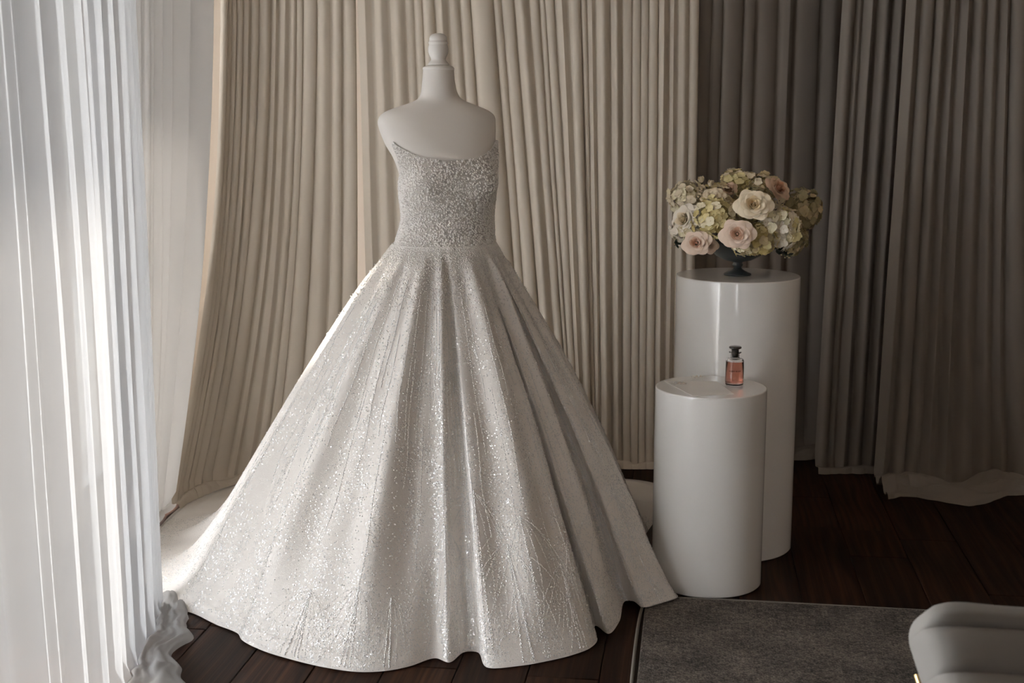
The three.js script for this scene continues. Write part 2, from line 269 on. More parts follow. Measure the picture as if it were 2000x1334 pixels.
// ---------------------------------------------------------------- wedding gown
const gown = thing('wedding_gown', 'white strapless ball gown with pearl-beaded bodice and glittering full skirt with a train', 'wedding dress', [0, 0, 0]);
const HW = 1.045, CX = -0.2, CZ = FZ, RC = 0.8;
const HEM = [[-0.2, -5.06], [-0.6, -5.06], [-0.93, -5.06], [-1.09, -4.98], [-1.195, -4.79], [-1.23, -4.48], [-1.19, -4.1], [-1.12, -3.88], [-1.02, -3.73], [-0.921, -3.661], [-0.84, -3.58], [-0.765, -3.515], [-0.742, -3.466], [-0.67, -3.393], [-0.578, -3.332], [-0.49, -3.286], [-0.401, -3.258], [-0.329, -3.264], [-0.269, -3.293], [-0.205, -3.345], [-0.166, -3.318], [-0.128, -3.385], [-0.094, -3.385], [-0.064, -3.285], [0.02, -3.296], [0.09, -3.325], [0.16, -3.365], [0.213, -3.415], [0.235, -3.475], [0.215, -3.56], [0.236, -3.57], [0.268, -3.512], [0.305, -3.60], [0.335, -3.745], [0.36, -3.73], [0.385, -3.68], [0.44, -3.715], [0.492, -3.765], [0.468, -3.835], [0.415, -3.93], [0.395, -4.1], [0.44, -4.32], [0.5, -4.52], [0.57, -4.74], [0.6, -4.95], [0.48, -5.07], [0.2, -5.07]];
const hemCurve = new THREE.CatmullRomCurve3(HEM.map(p => V(p[0], 0, p[1])), true, 'centripetal');
const NS = 900, HP = hemCurve.getPoints(NS); // by control point, so folds keep their own share of s
const hemAt = s => { const q = ((s % 1) + 1) % 1 * NS, i = Math.min(NS - 1, Math.floor(q)), f = q - i; return [lerp(HP[i].x, HP[i + 1].x, f), lerp(HP[i].z, HP[i + 1].z, f)]; };
const LOW = []; { const w = 14; for (let i = 0; i <= NS; i++) { let x = 0, z = 0; for (let k = -w; k <= w; k++) { const p = HP[((i + k) % NS + NS) % NS]; x += p.x; z += p.z; } LOW.push(Math.atan2(x / (2 * w + 1) - CX, z / (2 * w + 1) - CZ)); } }
const softplus = (x, s) => x / s > 30 ? x : s * Math.log(1 + Math.exp(Math.max(x / s, -40)));
function skirtPoint(s, t, off = 0) { // s round the hem, t from waist 0 to hem 1
  const [hx, hz] = hemAt(s), i = Math.round(((s % 1) + 1) % 1 * NS) % NS, th = LOW[i];
  const W = bodyPoint(th - YAW, HW - 0.004, 0.0055);
  const Rh = Math.hypot(hx - CX, hz - CZ), r0 = Math.hypot(W[0] - CX, W[2] - CZ);
  const rc = Math.min(RC, Rh), r = lerp(r0, Rh, t), q = (r - r0) / (rc - r0);
  const sp = clamp((Rh - rc) * 0.7, 0.0005, 0.2), end = softplus(HW * (1 - (Rh - r0) / (rc - r0)), sp);
  let y = softplus(HW * (1 - q), sp) - end * sstep(0.3, 1, t) + (q < 1 ? 0.055 * Math.pow(Math.sin(Math.PI * clamp(q, 0, 1)), 0.85) * (1 - 0.3 * q) : 0);
  y += q > 0.95 ? 0.012 * sstep(0.95, 1.3, q) * (1 + noise(hx * 7, hz * 7, r * 6)) * (1 - sstep(0.93, 1, t)) : 0;
  // gathers: soft ridges that start at the waist and run down the cone
  const k = sstep(0, 0.12, t) * (1 - sstep(0.72, 1, t));
  const g = 0.016 * Math.sin(th * 15 + 0.9 * Math.sin(th * 4) + 0.35 * t) + 0.010 * Math.sin(th * 27 + 2 * t + 1) + 0.02 * noise(th * 3.4, t * 1.2, 2) + 0.005 * noise(th * 9, t * 5, 8);
  const dx = hx - CX, dz = hz - CZ, l = Rh || 1, d = g * k * (0.55 + 0.75 * t) + off;
  const px = lerp(W[0], hx, t) + dx / l * d, pz = lerp(W[2], hz, t) + dz / l * d;
  const onRug = sstep(0.30, 0.37, px) * sstep(-3.86, -3.80, pz); // the hem lies on the corner of the rug there
  return [px, Math.max(0.004 + 0.012 * onRug, y + 0.35 * off), pz];
}
const skirt = mesh('skirt', grid(NS, 110, (u, v) => { const p = skirtPoint(u, v); return [...p, u * 6.5, v * 1.6]; }), M.gown, gown);
mesh('hem_band', grid(NS, 6, (u, v) => { const p = skirtPoint(u, lerp(0.966, 1, v), 0.0022 * Math.sin(Math.PI * clamp(v * 1.1, 0, 1)) + 0.001); return [...p, u * 6.5, v * 0.04]; }), M.gown, gown);
// bodice: scooped neckline, points at the sides, low at the back
const NECK = [[-3.2, 1.20], [-2.2, 1.205], [-1.75, 1.225], [-1.38, 1.27], [-1.14, 1.345], [-0.95, 1.332], [-0.6, 1.307], [0, 1.2985], [0.35, 1.304], [0.75, 1.322], [1.12, 1.349], [1.38, 1.34], [1.75, 1.25], [2.2, 1.205], [3.2, 1.20]];
const neckline = th => interp(NECK, th)[0];
const bodicePoint = (th, v, off = 0) => { const w = lerp(1.026, neckline(th), v), k = 1 - sstep(1.03, 1.06, w); return bodyPoint(th, w, 0.0045 - 0.003 * k + off); };
const bodice = mesh('bodice', grid(140, 60, (u, v) => [...bodicePoint((u - 0.5) * 2 * Math.PI, v), u, v * 0.3]), M.bodice, gown);
mesh('neckline_binding', new THREE.TubeGeometry(new THREE.CatmullRomCurve3(Array.from({ length: 120 }, (_, i) => V(...bodicePoint((i / 120 - 0.5) * 2 * Math.PI, 1, 0.0005))), true), 360, 0.0015, 6, true), M.gown, gown);
function instances(name, geo, mat, list, parent) { // list of [x, y, z, quaternion, scale]
  const m = new THREE.InstancedMesh(geo, mat, list.length), o = new THREE.Matrix4(), s = V(1, 1, 1);
  list.forEach(([x, y, z, q, k], i) => { o.compose(V(x, y, z), q, s.set(k, k, k)); m.setMatrixAt(i, o); });
  m.name = name; m.userData.kind = 'stuff'; m.castShadow = m.receiveShadow = true; parent.add(m); return m;
}
const Q0 = new THREE.Quaternion(), qz = V(0, 0, 1);
const tilted = (n, k) => new THREE.Quaternion().setFromUnitVectors(qz, V(n.x + rr(-k, k), n.y + rr(-k, k), n.z + rr(-k, k)).normalize());
function normalOf(f, a, b) { const e = 0.004, p = V(...f(a, b)), q = V(...f(a + e, b)), r = V(...f(a, b + e)); return q.sub(p).cross(r.sub(p)).normalize(); }
{
  seed = 1234;
  const pearls = []; // dense on the bodice, spilling over the first inches of the skirt
  for (let i = 0; i < 9000; i++) { const th = rr(-2.0, 2.0), v = Math.pow(rnd(), 1.05), p = bodicePoint(th, v, 0.0008); pearls.push([...p, Q0, rnd() < 0.25 ? rr(1.1, 1.6) : rr(0.55, 1.1)]); }
  instances('pearl_beading', new THREE.IcosahedronGeometry(0.0025, 1), M.pearl, pearls, bodice);
  const spill = [], glitter = [];
  const sFront = () => rr(0.1, 0.9);
  for (let i = 0; i < 8000; i++) { const s = sFront(), t = Math.pow(rnd(), 2.4) * 0.2; spill.push([...skirtPoint(s, t, 0.0015), Q0, rr(0.5, 1.05)]); }
  instances('pearl_scatter', new THREE.IcosahedronGeometry(0.0022, 1), M.pearl, spill, skirt);
  for (let i = 0; i < 90000; i++) {
    const s = sFront(), t = Math.sqrt(rnd()) * 0.99 + 0.005;
    if (noise(s * 60, t * 9, 3) + 0.35 * noise(s * 160, t * 30, 1) < rr(-0.45, 0.25)) continue;
    const n = normalOf(skirtPoint, s, t); if (n.y < 0) n.negate();
    const p = skirtPoint(s, t, t > 0.96 ? 0.0034 : 0.001); glitter.push([...p, tilted(n, 0.32), rr(0.5, 1.25)]);
  }
  instances('sequins', new THREE.CircleGeometry(0.0019, 6), M.sequin, glitter, skirt);
  const crystals = [];
  for (let i = 0; i < 9000; i++) { const s = rr(0.2, 0.75), t = 0.05 + 0.93 * Math.sqrt(rnd()); if (noise(s * 130, t * 2.2, 6) < rr(-0.1, 0.5)) continue; const n = normalOf(skirtPoint, s, t); if (n.y < 0) n.negate(); crystals.push([...skirtPoint(s, t, t > 0.96 ? 0.004 : 0.0012), tilted(n, 0.9), rr(0.7, 1.3)]); }
  instances('crystals', new THREE.IcosahedronGeometry(0.0019, 0), M.crystal, crystals, skirt);
  // embroidered strands running down the skirt, and fans of beaded stems near the hem
  const beads = [];
  const strand = (f, n, size) => { for (let i = 0; i <= n; i++) { const [s1, t1] = f((i + rr(-0.45, 0.45)) / n), s = s1 + rr(-0.0004, 0.0004), t = t1; if (t > 0.992 || t < 0.02) continue; const p = skirtPoint(s, t, t > 0.96 ? 0.0034 : 0.0008); beads.push([...p, Q0, size * rr(0.7, 1.25)]); } };
  for (let k = 0; k < 74; k++) { const s0 = 0.14 + 0.72 * (k + rr(-0.3, 0.3)) / 74, t0 = rr(0.1, 0.5), t1 = t0 + rr(0.25, 0.45), ph = rr(0, 6); strand(w => [s0 + 0.0022 * Math.sin(w * 7 + ph) * w, lerp(t0, t1, w)], 130, rr(0.6, 1.0)); }
  const fans = [[0.30, 0.86], [0.335, 0.83], [0.36, 0.86], [0.42, 0.72], [0.46, 0.82], [0.49, 0.64], [0.515, 0.76], [0.535, 0.70], [0.57, 0.82], [0.60, 0.74], [0.66, 0.78], [0.70, 0.70], [0.735, 0.80], [0.765, 0.72]];
  for (const [sf, tf] of fans) {
    const s0 = sf + rr(-0.004, 0.004), t0 = tf, L = Math.min(0.3, (1 - tf) * rr(0.85, 1.15)), bend = rr(-0.4, 0.4);
    for (let m = -4; m <= 4; m++) { const a = m * rr(0.2, 0.3), l = L * rr(0.7, 1.1); strand(w => [s0 + 0.045 * l / 0.16 * Math.sin(a + bend * w * w) * Math.pow(Math.max(0, w), 0.75), t0 + l * w * Math.cos(a) + 0.07 * Math.abs(Math.sin(a)) * w * w], Math.round(420 * l), rr(0.5, 0.75)); }
    for (let m = 0; m < 3; m++) { const ds = rr(-0.006, 0.006); strand(w => [s0 + ds * w, t0 + L * 1.1 * w], 60, 1.15); }
  }
  instances('bead_embroidery', new THREE.IcosahedronGeometry(0.0018, 1), M.sequin, beads, skirt);
}

// ---------------------------------------------------------------- plinths
function plinth(name, label, x, z, r, h) {
  const t = thing(name, label, 'plinth', [x, 0, z]);
  const R = [[0.001, 0.002], [r - 0.004, 0.002], [r, 0.006]]; for (let i = 1; i <= 8; i++) R.push([r, lerp(0.006, h - 0.008, i / 8)]);
  mesh('drum', new THREE.LatheGeometry([...R, [r - 0.0006, h - 0.0065]].map(p => new THREE.Vector2(...p)), 128), M.gloss, t);
  mesh('top', new THREE.LatheGeometry([[r - 0.0006, h - 0.0065], [r - 0.0002, h - 0.004], [r - 0.0012, h - 0.0012], [r - 0.004, h], [0.001, h]].map(p => new THREE.Vector2(...p)), 128), M.gloss, t);
}
plinth('plinth', 'shorter glossy white cylinder plinth carrying the perfume bottle', 0.603, -3.95, 0.168, 0.615);
plinth('plinth', 'taller glossy white cylinder plinth carrying the vase of roses', 0.735, -4.30, 0.2, 0.912);

// ---------------------------------------------------------------- perfume bottle, card, earrings
{
  const b = thing('perfume_bottle', 'small round glass bottle of pink perfume with a black flared stopper', 'perfume', [0.676, 0.6155, -3.965]);
  const glass = phys(lin(1, 0.98, 0.97), { roughness: 0.02, transmission: 1, thickness: 0.02, ior: 1.48 });
  const juice = phys(lin(1, 0.86, 0.8), { roughness: 0.02, transmission: 1, thickness: 0.04, ior: 1.36, attenuationColor: lin(0.86, 0.42, 0.33), attenuationDistance: 0.05 });
  const black = phys(lin(0.012, 0.011, 0.011), { roughness: 0.22, clearcoat: 0.6 });
  const L = (pts, n = 48) => new THREE.LatheGeometry(pts.map(p => new THREE.Vector2(...p)), n);
  mesh('glass_body', L([[0.0005, 0], [0.023, 0], [0.0262, 0.0015], [0.0272, 0.004], [0.0274, 0.008], [0.0274, 0.076], [0.0268, 0.0795], [0.0245, 0.0825], [0.019, 0.0845], [0.0145, 0.0855], [0.013, 0.088], [0.0135, 0.0985], [0.018, 0.1005], [0.0192, 0.1025], [0.018, 0.1045], [0.0112, 0.1045], [0.0105, 0.09], [0.0105, 0.086], [0.02, 0.0805], [0.0242, 0.0775], [0.0252, 0.0745], [0.0252, 0.0125], [0.0235, 0.0098], [0.015, 0.0085], [0.0005, 0.008]]), glass, b);
  mesh('liquid', L([[0.0005, 0.0083], [0.0149, 0.0088], [0.0240, 0.0096], [0.0258, 0.0122], [0.0258, 0.0748], [0.0005, 0.0748]]), juice, b);
  mesh('stopper', L([[0.0005, 0.087], [0.0088, 0.087], [0.0098, 0.09], [0.0100, 0.1035], [0.0112, 0.1052], [0.0112, 0.1105], [0.0135, 0.113], [0.0182, 0.1145], [0.0192, 0.117], [0.0185, 0.1195], [0.0165, 0.121], [0.008, 0.1222], [0.0005, 0.1224]]), black, b);
  const cv = document.createElement('canvas'); cv.width = 512; cv.height = 64; const c = cv.getContext('2d');
  c.clearRect(0, 0, 512, 64); c.fillStyle = '#2a0f08'; c.font = 'bold 54px sans-serif'; c.textAlign = 'center'; c.textBaseline = 'middle'; c.fillText('LE JOUR SE LEVE', 256, 34);
  const tx = new THREE.CanvasTexture(cv); tx.colorSpace = THREE.SRGBColorSpace;
  const g = new THREE.CylinderGeometry(0.0276, 0.0276, 0.0068, 24, 1, true, -0.8 - 0.17, 1.7); g.translate(0, 0.0485, 0);
  mesh('printed_name', g, std(0xffffff, { map: tx, transparent: true, alphaTest: 0.4, roughness: 0.6 }), b);
  const ps = [[-0.17, 0.0], [0.0, 0.008], [0.03, -0.19], [-0.09, -0.19]];
  const sh = new THREE.Shape([[0.468, -4.032], [0.632, -4.022], [0.655, -3.838], [0.53, -3.812]].map(p => new THREE.Vector2(p[0], -p[1])));
  const card = new THREE.ExtrudeGeometry(sh, { depth: 0.0009, bevelEnabled: false }); card.rotateX(-Math.PI / 2); card.translate(0, 0.6152, 0);
  tag(mesh('card', card, std(lin(0.84, 0.81, 0.77), { roughness: 0.5 }), scene), 'pale flat sheet of card lying on the shorter plinth under the earrings', 'card');
  const steel = std(lin(0.8, 0.79, 0.77), { roughness: 0.15, metalness: 1 }), gem = std(lin(0.95, 0.94, 0.93), { roughness: 0.05, metalness: 1 });
  function earring(label, x, z, y, turn) {
    const e = thing('earring', label, 'earring', [x, y, z]); e.rotation.y = turn; e.scale.setScalar(1.25);
    const st = new THREE.OctahedronGeometry(0.005, 0).scale(1, 0.8, 1).translate(0, 0.0042, 0);
    mesh('stud', st, gem, e);
    mesh('setting', new THREE.TorusGeometry(0.0042, 0.0009, 8, 20).rotateX(Math.PI / 2).translate(0, 0.0035, 0), steel, e);
    mesh('post', new THREE.CylinderGeometry(0.0006, 0.0006, 0.01, 8).rotateZ(1.2).translate(-0.005, 0.0035, 0.001), steel, e);
    for (let k = 0; k < 2; k++) { const d = mesh('drop', new THREE.OctahedronGeometry(0.0052 - k * 0.0006, 0).scale(1.5, 0.75, 0.9).translate(0.011 + k * 0.0105, 0.0036, 0.0015 * k), gem, e); mesh('claw', new THREE.TorusGeometry(0.0036, 0.0008, 6, 18).rotateX(Math.PI / 2).scale(1.5, 1, 1).translate(0.011 + k * 0.0105, 0.0028, 0.0015 * k), steel, d); }
  }
  earring('silver crystal earring on the front left of the shorter plinth, lying on the card', 0.496, -3.965, 0.6164, 0.1);
  earring('silver crystal earring farther back on the shorter plinth near the tall plinth', 0.566, -4.07, 0.6154, 0.5);
}

// ---------------------------------------------------------------- vase and flowers
const dark = phys(lin(0.07, 0.08, 0.08), { roughness: 0.38, metalness: 0.2, clearcoat: 0.3 });
{
  const t = thing('compote_vase', 'dark grey-green footed bowl vase on the taller plinth holding flowers', 'vase', [0.733, 0.9125, -4.3]);
  const L = pts => new THREE.LatheGeometry(pts.map(p => new THREE.Vector2(...p)), 64);
  mesh('foot', L([[0.001, 0], [0.043, 0], [0.0445, 0.002], [0.043, 0.0045], [0.034, 0.008], [0.022, 0.014], [0.013, 0.0205], [0.001, 0.021]]), dark, t);
  mesh('stem', L([[0.001, 0.02], [0.0135, 0.02], [0.012, 0.026], [0.0165, 0.03], [0.0175, 0.034], [0.0145, 0.038], [0.016, 0.044], [0.001, 0.045]]), dark, t);
  mesh('bowl', L([[0.001, 0.043], [0.018, 0.043], [0.045, 0.049], [0.072, 0.063], [0.09, 0.082], [0.099, 0.104], [0.1, 0.107], [0.0965, 0.107], [0.086, 0.085], [0.068, 0.067], [0.04, 0.054], [0.001, 0.052]]), dark, t);
}
const petalMat = (r, g, b) => phys(lin(r, g, b), { roughness: 0.7, transmission: 0.06, thickness: 0, specularIntensity: 0.3, sheen: 0.3 });
const P = {
  cream: petalMat(0.94, 0.81, 0.60), white: petalMat(0.95, 0.865, 0.73), blush: petalMat(0.94, 0.755, 0.61), blushIn: petalMat(0.86, 0.58, 0.42), peach: petalMat(0.84, 0.62, 0.46), peachIn: petalMat(0.76, 0.44, 0.28), creamIn: petalMat(0.86, 0.68, 0.42),
  hydra: petalMat(0.89, 0.775, 0.42), hydraPale: petalMat(0.93, 0.84, 0.60), hydraTan: petalMat(0.66, 0.54, 0.32), hydraShaded: petalMat(0.40, 0.34, 0.19), hydraGold: petalMat(0.62, 0.50, 0.22), bud: petalMat(0.84, 0.73, 0.54),  // the darkest yellow-green has shade painted into the petal colour
  green: std(lin(0.07, 0.10, 0.045), { roughness: 0.7 }), leaf: phys(lin(0.025, 0.035, 0.022), { roughness: 0.55, transmission: 0.15, thickness: 0 }), eye: std(lin(0.35, 0.38, 0.12), { roughness: 0.6 }),
};
// one petal of a rose: a cupped sheet round the rose's axis (+y), its lip curling outwards
function petalGeo({ rb, rt, H, w, curl, pow = 0.7, tilt = 0, point = 0.16, wav = 0.05 }) {
  return grid(10, 9, (u, v) => {
    const a = (u - 0.5) * 2, hw = w * (0.45 + 0.55 * Math.sin(Math.PI * (0.12 + 0.55 * v))), top = 1 - 0.26 * Math.pow(Math.abs(a), 2.6) + point * (Math.exp(-a * a * 20) - 0.3);
    const rad = lerp(rb, rt, Math.pow(v, pow)) + curl * Math.pow(v, 2.6) * (1 + 0.3 * Math.cos(a * 3)) + wav * rt * Math.sin(a * 5 + v * 3) * v * v;
    const th = a * hw, y = H * (1.25 * v - 0.25 * v * v) * top - Math.max(0, curl) * 0.3 * Math.pow(v, 5);
    return [rad * Math.sin(th), y, rad * Math.cos(th) - tilt * v * v];
  });
}
const petalCache = {};
function rose(label, [x, y, z], size, dir, out, inn, open = 1) { // dir: where the bloom looks
  const R = size * 0.85;
  const t = thing('rose', label, 'rose', [x, y, z]);
  t.quaternion.setFromUnitVectors(V(0, 1, 0), V(...dir).normalize());
  const rings = [ // count, radius below, radius of the flaring lip, height, half angle, how far the lip turns out
    [3, 0.10, 0.03, 0.62, 1.6, 0.0, inn], [3, 0.12, 0.13, 0.60, 1.35, 0.05, inn], [4, 0.16, 0.20, 0.58, 1.15, 0.10, inn], [5, 0.22, 0.29, 0.54, 1.0, 0.14, inn], [5, 0.28, 0.39, 0.48, 0.98, 0.19, out], [6, 0.32, 0.48, 0.40, 0.9, 0.26, out], [6, 0.34, 0.56, 0.28, 0.9, 0.34, out], [6, 0.34, 0.60, 0.15, 0.85, 0.42, out]];
  rings.forEach((g, i) => { const [n, rb, rt, H, w, curl, m] = g; if (i > 6 && open < 0.8) return;
    for (let k = 0; k < n; k++) {
      const va = (k + i) % 3, key = `${i}_${va}_${open.toFixed(1)}`, s = lerp(0.62, 1, open);
      const geo = petalCache[key] ??= petalGeo({ rb, rt: rt * (i ? lerp(0.72, 1, open) : 1), H: H * (2 - s) * (1 + 0.06 * (va - 1)), w, curl: curl * open * (0.8 + 0.3 * va), point: 0.03 + 0.05 * va });
      const p = mesh('petal', geo, m, t); p.scale.setScalar(R); p.rotation.y = (k + 0.5 * i + rr(-0.12, 0.12)) / n * 2 * Math.PI; p.position.y = -R * (0.42 - 0.012 * i);
    } });
  mesh('heart', petalCache.heart ??= new THREE.LatheGeometry([[0.001, 0], [0.07, 0.02], [0.085, 0.3], [0.075, 0.44], [0.04, 0.53], [0.001, 0.57]].map(p => new THREE.Vector2(...p)), 16), inn, t).scale.setScalar(R); t.getObjectByName('heart').position.y = -R * 0.42;
  mesh('calyx', new THREE.SphereGeometry(R * 0.3, 14, 10).scale(1, 0.8, 1).translate(0, -R * 0.55, 0), P.green, t);
  return t;
}
function floretGeo(variant) { const g = []; for (let k = 0; k < 4; k++) { const s = 1 + 0.12 * (((variant + k) % 3) - 1), c = grid(5, 5, (u, v) => { const a = (u - 0.5) * 2, w = 0.62 * Math.pow(Math.sin(Math.PI * (0.1 + 0.8 * v)), 0.7), L = s * v; return [a * w * s, 0.28 * L * L - 0.18 * Math.pow(L, 4) + 0.22 * a * a * v + 0.06 * Math.sin(a * 4 + variant) * v, 0.06 + L * 0.95]; }); c.rotateY(k * Math.PI / 2 + 0.15 * variant); g.push(c); } return mergeGeometries(g); }
const florets = [0, 1, 2].map(floretGeo), eyeGeo = new THREE.IcosahedronGeometry(0.13, 1);
function hydrangea(label, [x, y, z], R, squash, mats, n, fs, dir = [0, 0.3, 1]) {
  const t = thing('hydrangea', label, 'hydrangea', [x, y, z]), D = V(...dir).normalize(); t.scale.set(1, squash, 1);
  mesh('flower_core', new THREE.IcosahedronGeometry(R * 0.7, 3), P.hydraGold, t);
  for (let i = 0; i < n * 3; i++) { const yy = 1 - 2 * (i + 0.5) / (n * 3), ra = Math.sqrt(1 - yy * yy), ph = i * 2.39996, N = V(ra * Math.cos(ph), yy, ra * Math.sin(ph)); if (N.dot(D) < -0.12) continue;
    const f = mesh('floret', florets[i % 3], mats[Math.floor(rnd() * mats.length)], t); const k = R * rr(0.76, 1.08); f.position.copy(N).multiplyScalar(k); f.quaternion.setFromUnitVectors(V(0, 1, 0), N.clone().add(V(rr(-0.45, 0.45), rr(-0.45, 0.45), rr(-0.45, 0.45))).normalize()); f.rotateY(rr(0, 6)); f.scale.setScalar(fs * rr(0.7, 1.05)); }
  return t;
}
seed = 4242;
rose('large open cream rose at the centre right of the bouquet, above the ringed blush rose', [0.743, 1.158, -4.10], 0.056, [-0.1, 0.42, 1], P.cream, P.creamIn, 1);
rose('blush rose with tight rings of petals low in the centre, over the vase rim', [0.692, 1.066, -4.08], 0.052, [-0.15, 0.12, 1], P.blush, P.blushIn, 1);
rose('pale blush rose drooping at the lower left of the bouquet, beside the vase', [0.572, 1.034, -4.13], 0.047, [-0.35, 0.25, 1], P.blush, P.blushIn, 0.9);
rose('large white cream rose on the far left side of the bouquet', [0.535, 1.103, -4.19], 0.058, [-0.85, 0.3, 0.75], P.white, P.cream, 0.9);
rose('half-open pink rose at the top of the bouquet, left of the peach rose', [0.690, 1.195, -4.25], 0.042, [-0.1, 0.75, 0.7], P.peach, P.peach, 0.6);
rose('peach rose at the top right of the bouquet with a darker heart', [0.858, 1.196, -4.28], 0.052, [0.55, 0.55, 0.75], P.peach, P.peachIn, 0.8);
rose('small ruffled cream rose between the pink rose and the yellow-green hydrangea', [0.628, 1.178, -4.18], 0.04, [-0.2, 0.7, 0.8], P.cream, P.cream, 0.9);
rose('faded blush rose tucked behind the lower left drooping rose, under the hydrangea', [0.620, 1.018, -4.165], 0.034, [0.1, -0.2, 1], P.blush, P.blush, 0.8);
hydrangea('yellow-green hydrangea in the front of the bouquet, left of the ringed blush rose', [0.633, 1.105, -4.17], 0.068, 0.95, [P.hydra, P.hydra, P.hydraPale, P.hydraGold], 40, 0.017);
hydrangea('cream white hydrangea at the front right of the bouquet', [0.84, 1.075, -4.19], 0.064, 1, [P.hydraPale, P.hydraPale, P.hydra, P.white], 36, 0.019);
hydrangea('shaded tan hydrangea low in the bouquet, right of the ringed blush rose', [0.777, 1.045, -4.17], 0.055, 0.95, [P.hydraTan, P.hydra, P.hydraGold], 34, 0.016);
hydrangea('tan hydrangea at the very top of the bouquet, behind the pink rose', [0.74, 1.205, -4.36], 0.06, 0.75, [P.hydraTan, P.bud, P.hydra], 34, 0.016, [0, 0.7, 0.7]);
hydrangea('dim yellow-green hydrangea on the far right side of the bouquet', [0.935, 1.115, -4.33], 0.066, 1.1, [P.hydraShaded, P.hydraShaded, P.hydraTan], 40, 0.016, [0.5, 0.3, 0.8]);
hydrangea('pale hydrangea at the upper left of the bouquet, above the white rose', [0.562, 1.165, -4.27], 0.055, 0.9, [P.hydraPale, P.bud], 34, 0.017, [-0.5, 0.5, 0.7]);
hydrangea('green cream hydrangea spilling over the front rim of the vase', [0.735, 1.022, -4.17], 0.044, 0.8, [P.hydra, P.hydraPale, P.hydraTan], 26, 0.015);
hydrangea('tan hydrangea at the top right, between the cream rose and the peach rose', [0.81, 1.19, -4.33], 0.055, 0.85, [P.hydraTan, P.bud], 30, 0.016, [0.1, 0.7, 0.7]);
hydrangea('shaded hydrangea hanging at the lower right of the bouquet, above the dark sprig', [0.89, 1.035, -4.24], 0.05, 1, [P.hydraShaded, P.hydraTan], 28, 0.015, [0.4, 0.1, 0.9]);
hydrangea('creamy hydrangea low on the left, between the white rose and the drooping rose', [0.56, 1.062, -4.22], 0.05, 0.85, [P.hydraPale, P.white], 28, 0.016, [-0.5, 0, 0.85]);
hydrangea('shaded hydrangea filling the middle of the bouquet between the cream and peach roses', [0.775, 1.125, -4.25], 0.075, 0.95, [P.hydraTan, P.hydraShaded, P.hydra], 44, 0.017, [0, 0.4, 1]);
hydrangea('shaded hydrangea behind the ruffled cream rose and the yellow-green hydrangea', [0.655, 1.135, -4.27], 0.075, 0.95, [P.hydraTan, P.hydraPale, P.hydra], 44, 0.017, [-0.2, 0.5, 1]);
function bud(label, p, R, dir) { const t = thing('rosebud', label, 'rosebud', p, 'cream spray rosebuds in the bouquet'); t.quaternion.setFromUnitVectors(V(0, 1, 0), V(...dir).normalize());
  for (let i = 0; i < 2; i++) for (let k = 0; k < 4; k++) { const geo = petalCache['b' + i] ??= petalGeo({ rb: 0.15 + 0.1 * i, rt: 0.45 + 0.35 * i, H: 1.5 - 0.35 * i, w: 1.0, curl: -0.25 + 0.2 * i, pow: 0.45 }); const q = mesh('petal', geo, P.bud, t); q.scale.setScalar(R); q.rotation.y = (k + 0.5 * i) * Math.PI / 2; }
  mesh('calyx', new THREE.ConeGeometry(R * 0.5, R, 10).rotateX(Math.PI).translate(0, -R * 0.1, 0), P.green, t); }
const budLabel = 'small cream rosebud at the upper left of the bouquet, ';
bud(budLabel + 'highest of the cluster', [0.603, 1.214, -4.26], 0.014, [-0.2, 0.9, 0.5]);
bud(budLabel + 'just left of the pink rose', [0.628, 1.204, -4.24], 0.014, [0.1, 0.8, 0.6]);
bud(budLabel + 'in the middle of the cluster', [0.600, 1.190, -4.23], 0.014, [-0.2, 0.6, 0.8]);
bud(budLabel + 'lowest in its cluster', [0.586, 1.170, -4.20], 0.013, [-0.2, 0.4, 0.9]);
bud('small cream rosebud right of the large cream rose, lower of two', [0.815, 1.138, -4.15], 0.016, [0.2, 0.4, 0.9]);
bud('small cream rosebud right of the large cream rose, upper of two', [0.838, 1.152, -4.18], 0.016, [0.3, 0.6, 0.8]);
function sprig(label, p, dir) {
  const t = thing('leaf_sprig', label, 'foliage', p), D = V(...dir).normalize();
  const lf = grid(4, 6, (u, v) => { const a = (u - 0.5) * 2; return [a * 0.0065 * Math.sin(Math.PI * Math.pow(v, 0.8)), 0.0025 * a * a + 0.004 * v * v, 0.026 * v]; });
  const c = new THREE.QuadraticBezierCurve3(V(0, 0, 0), D.clone().multiplyScalar(0.04).add(V(0, 0.008, 0)), D.clone().multiplyScalar(0.075));
  mesh('twig', new THREE.TubeGeometry(c, 10, 0.0011, 5), P.leaf, t);
  for (let i = 0; i < 16; i++) { const m = mesh('leaf', lf, P.leaf, t); m.position.copy(c.getPoint(0.15 + 0.85 * i / 16)); m.rotation.set(rr(-1.2, 1.2), rr(0, 6.28), rr(-0.6, 0.6)); m.scale.setScalar(rr(0.6, 1)); }
  for (let i = 0; i < 7; i++) { const q = c.getPoint(rr(0.5, 1)); mesh('berry', new THREE.IcosahedronGeometry(0.0024, 1).translate(q.x + rr(-0.014, 0.014), q.y + rr(-0.014, 0.008), q.z + rr(-0.01, 0.01)), P.hydraTan, t); }
}
sprig('dark leaf sprig with tiny berries hanging at the lower right of the bouquet', [0.815, 1.012, -4.2], [0.8, -0.35, 0.3]);
sprig('dark leaf sprig peeping out at the lower left of the bouquet', [0.585, 1.02, -4.2], [-0.9, 0, 0.2]);

